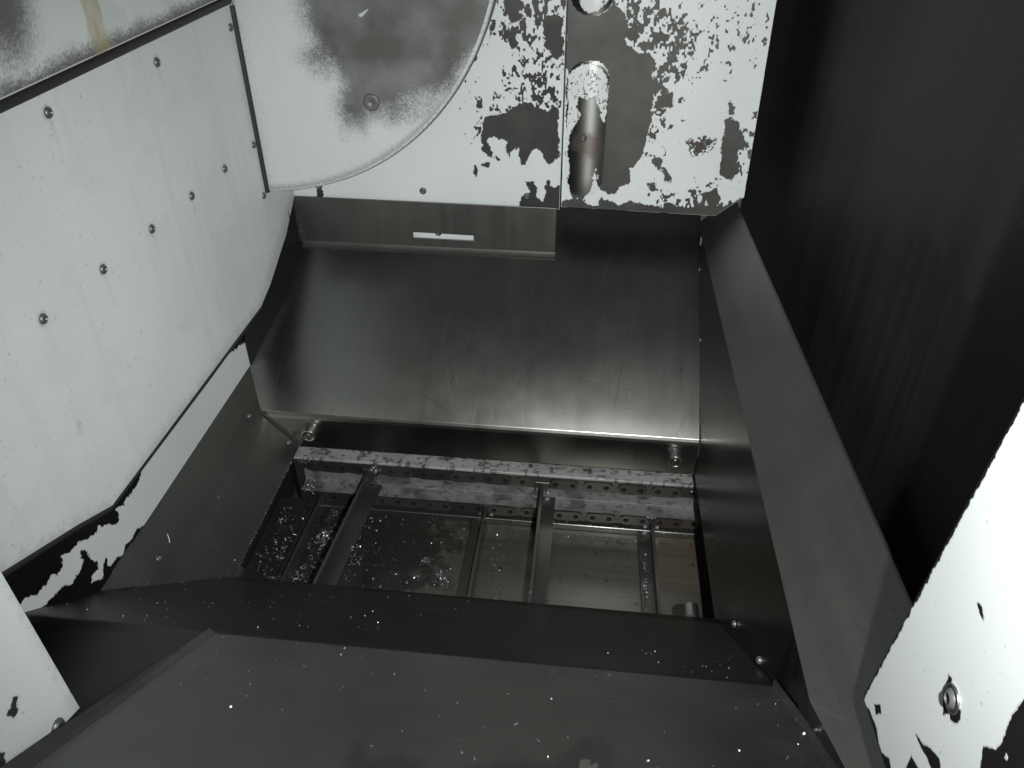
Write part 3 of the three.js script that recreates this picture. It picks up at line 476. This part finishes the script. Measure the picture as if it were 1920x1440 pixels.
const piles = [[], [], []];
const shard = (kind, x, y, z, s) => piles[kind].push([x, y, z, s]);
const mixKind = () => { const r = rnd(); return r < 0.55 ? 0 : r < 0.75 ? 1 : 2; };
const gauss = () => (rnd() + rnd() + rnd() - 1.5) / 1.5;
const clump = (n, x, y, z, rx, rz, h, s0, s1) => { for (let i = 0; i < n; i++) { const a = gauss(), b = gauss(); shard(mixKind(), x + a * rx, y + rnd() * h * (1 - Math.min(1, Math.hypot(a, b))) + s0 * 0.3, z + b * rz, rr(s0, s1)); } };
// on the bed: thick at the left end, sparse towards the right
for (let i = 0; i < 1300; i++) { const x = -0.33 + 0.38 * rnd() ** 1.45; shard(mixKind(), x, 0.0632 + rnd() * 0.004, rr(-0.005, 0.28), 0.0008 + 0.005 * rnd() ** 2.5); }
for (let i = 0; i < 240; i++) shard(rnd() < 0.5 ? 1 : 2, rr(-0.33, -0.17), 0.064 + rnd() * 0.012, rr(0.0, 0.27), rr(0.005, 0.012));
for (let i = 0; i < 320; i++) shard(0, rr(0, 0.33), 0.063, rr(0.0, 0.27), rr(0.0006, 0.0014));
clump(260, -0.27, 0.062, 0.16, 0.035, 0.06, 0.025, 0.002, 0.006); clump(220, -0.25, 0.062, 0.22, 0.03, 0.03, 0.025, 0.002, 0.006); clump(160, -0.24, 0.062, 0.06, 0.03, 0.03, 0.02, 0.002, 0.006);
clump(90, -0.045, 0.062, 0.115, 0.016, 0.02, 0.008, 0.0015, 0.005); clump(60, -0.075, 0.062, 0.085, 0.014, 0.01, 0.008, 0.0015, 0.005); clump(70, -0.19, 0.062, 0.2, 0.02, 0.03, 0.01, 0.0015, 0.005); clump(50, -0.10, 0.062, 0.2, 0.05, 0.04, 0.004, 0.0015, 0.005);
// along the chains, the ledge and the flights
for (let i = 0; i < 300; i++) shard(mixKind(), rr(-0.3, 0.33), 0.1606, -0.024 - 0.03 * rnd() ** 1.5, rr(0.0007, 0.0022));
clump(70, 0.19, 0.16, -0.027, 0.02, 0.008, 0.003, 0.001, 0.0028); clump(80, 0.322, 0.155, -0.02, 0.012, 0.012, 0.01, 0.001, 0.003); clump(130, -0.285, 0.155, -0.02, 0.02, 0.015, 0.012, 0.001, 0.004); clump(120, -0.17, 0.150, -0.014, 0.012, 0.008, 0.018, 0.0015, 0.005); clump(90, -0.275, 0.115, 0.0, 0.02, 0.02, 0.02, 0.0015, 0.005);
for (let i = 0; i < 260; i++) shard(mixKind(), rr(0.05, 0.33), 0.0738 + rnd() * 0.002, rr(-0.012, 0.0), rr(0.0008, 0.0022));
for (let i = 0; i < 190; i++) { const x = rr(0.10, 0.26); shard(mixKind(), x, 0.063, 0.004 + 0.012 * rnd() * (x - 0.05) * 5, rr(0.0007, 0.0022)); }
for (let i = 0; i < 150; i++) shard(mixKind(), 0.2575 + gauss() * 0.007, 0.0735 + rnd() * 0.003, rr(0.04, 0.25), rr(0.001, 0.003)); clump(60, 0.257, 0.073, 0.11, 0.006, 0.03, 0.006, 0.001, 0.004); clump(40, 0.257, 0.073, 0.19, 0.006, 0.02, 0.006, 0.001, 0.004);
clump(40, 0.107, 0.13, 0.21, 0.006, 0.012, 0.008, 0.001, 0.004); clump(24, -0.17, 0.13, 0.13, 0.004, 0.006, 0.004, 0.001, 0.003);
for (let i = 0; i < 60; i++) shard(0, 0.0945 + gauss() * 0.003, 0.153, rr(0.2, 0.27), rr(0.0006, 0.0016));
for (let i = 0; i < 420; i++) shard(rnd() < 0.8 ? 0 : 2, -0.2835 + Math.abs(gauss()) * 0.004, 0.1992 + rnd() * 0.0015, rr(0.02, 0.24) , rr(0.0005, 0.0016));
const conveyorPiles = piles.map((p) => p.slice()); piles.forEach((p) => p.length = 0);
// loose on the plates
const chuteY = (z) => 0.2018 + (z - 0.2555) * 0.8694;
for (let i = 0; i < 130; i++) { const z = rr(0.27, 0.47); shard(rnd() < 0.6 ? 0 : 2, -0.36 + 0.32 * rnd() ** 1.2, chuteY(z) + 0.0008, z, rr(0.0006, 0.0022)); }
for (let i = 0; i < 26; i++) { const z = rr(0.27, 0.47); shard(0, rr(-0.1, 0.32), chuteY(z) + 0.0008, z, rr(0.0005, 0.0013)); }
for (let i = 0; i < 26; i++) { const z = rr(0.40, 0.47); shard(mixKind(), rr(0.22, 0.325), chuteY(z) + 0.0008, z, rr(0.0008, 0.002)); }
const trayY = (z) => 0.3934 + (z - 0.4765) * 0.4452;
for (let i = 0; i < 46; i++) { const z = rr(0.48, 0.60); shard(mixKind(), rr(-0.16 - (z - 0.4785) * 0.25, 0.05), trayY(z), z, 0.0006 + 0.0028 * rnd() ** 2); }
for (let i = 0; i < 56; i++) { const z = rr(0.48, 0.60), x = 0.335 - 0.3 * rnd() ** 1.6; shard(mixKind(), x, trayY(z), z, 0.0006 + 0.0028 * rnd() ** 2); }
for (let i = 0; i < 50; i++) { const z = rr(-0.26, -0.02); shard(0, rr(-0.31, 0.31), 0.2595 - (z + 0.0085) * 0.6323, z, rr(0.0004, 0.0012)); }
for (let i = 0; i < 45; i++) { const t = rnd(); shard(mixKind(), -0.3665 + 0.082 * t, 0.298 - 0.0952 * t, rr(0.05, 0.31), rr(0.0006, 0.0022)); }
shard(2, -0.3455, 0.2735, 0.2655, 0.011); shard(2, -0.349, 0.2775, 0.262, 0.007); shard(2, -0.352, 0.281, 0.03, 0.007); shard(1, 0.30, 0.2665, -0.02, 0.003);
clump(30, -0.322, 0.425, -0.255, 0.004, 0.012, 0.05, 0.001, 0.004);
function pile(name, label, lists) {
  const g = new THREE.Group(); g.name = name; g.userData = { label, category: 'swarf', kind: 'stuff' }; scene.add(g);
  lists.forEach((list, k) => { if (!list.length) return; const im = new THREE.InstancedMesh([flakeGeo, curlGeo, needleGeo][k], M.swarf, list.length); im.name = ['flake', 'curl', 'needle'][k]; im.userData.kind = 'stuff'; im.castShadow = im.receiveShadow = true;
    const m = new THREE.Matrix4(), q = new THREE.Quaternion(), e = new THREE.Euler();
    list.forEach(([x, y, z, s], i) => { e.set(rr(-0.9, 0.9) - 1.57, rr(-0.9, 0.9), rr(0, 6.28), 'YXZ'); e.y = rr(0, 6.28); q.setFromEuler(e); m.compose(V(x, y, z), q, V(s, s, s)); im.setMatrixAt(i, m); });
    g.add(im); });
}
pile('conveyor_swarf', 'bright metal chips and curls heaped over the conveyor', conveyorPiles);
pile('loose_swarf', 'fine bright metal chips scattered over the steel plates', piles);

renderer.render(scene, camera);
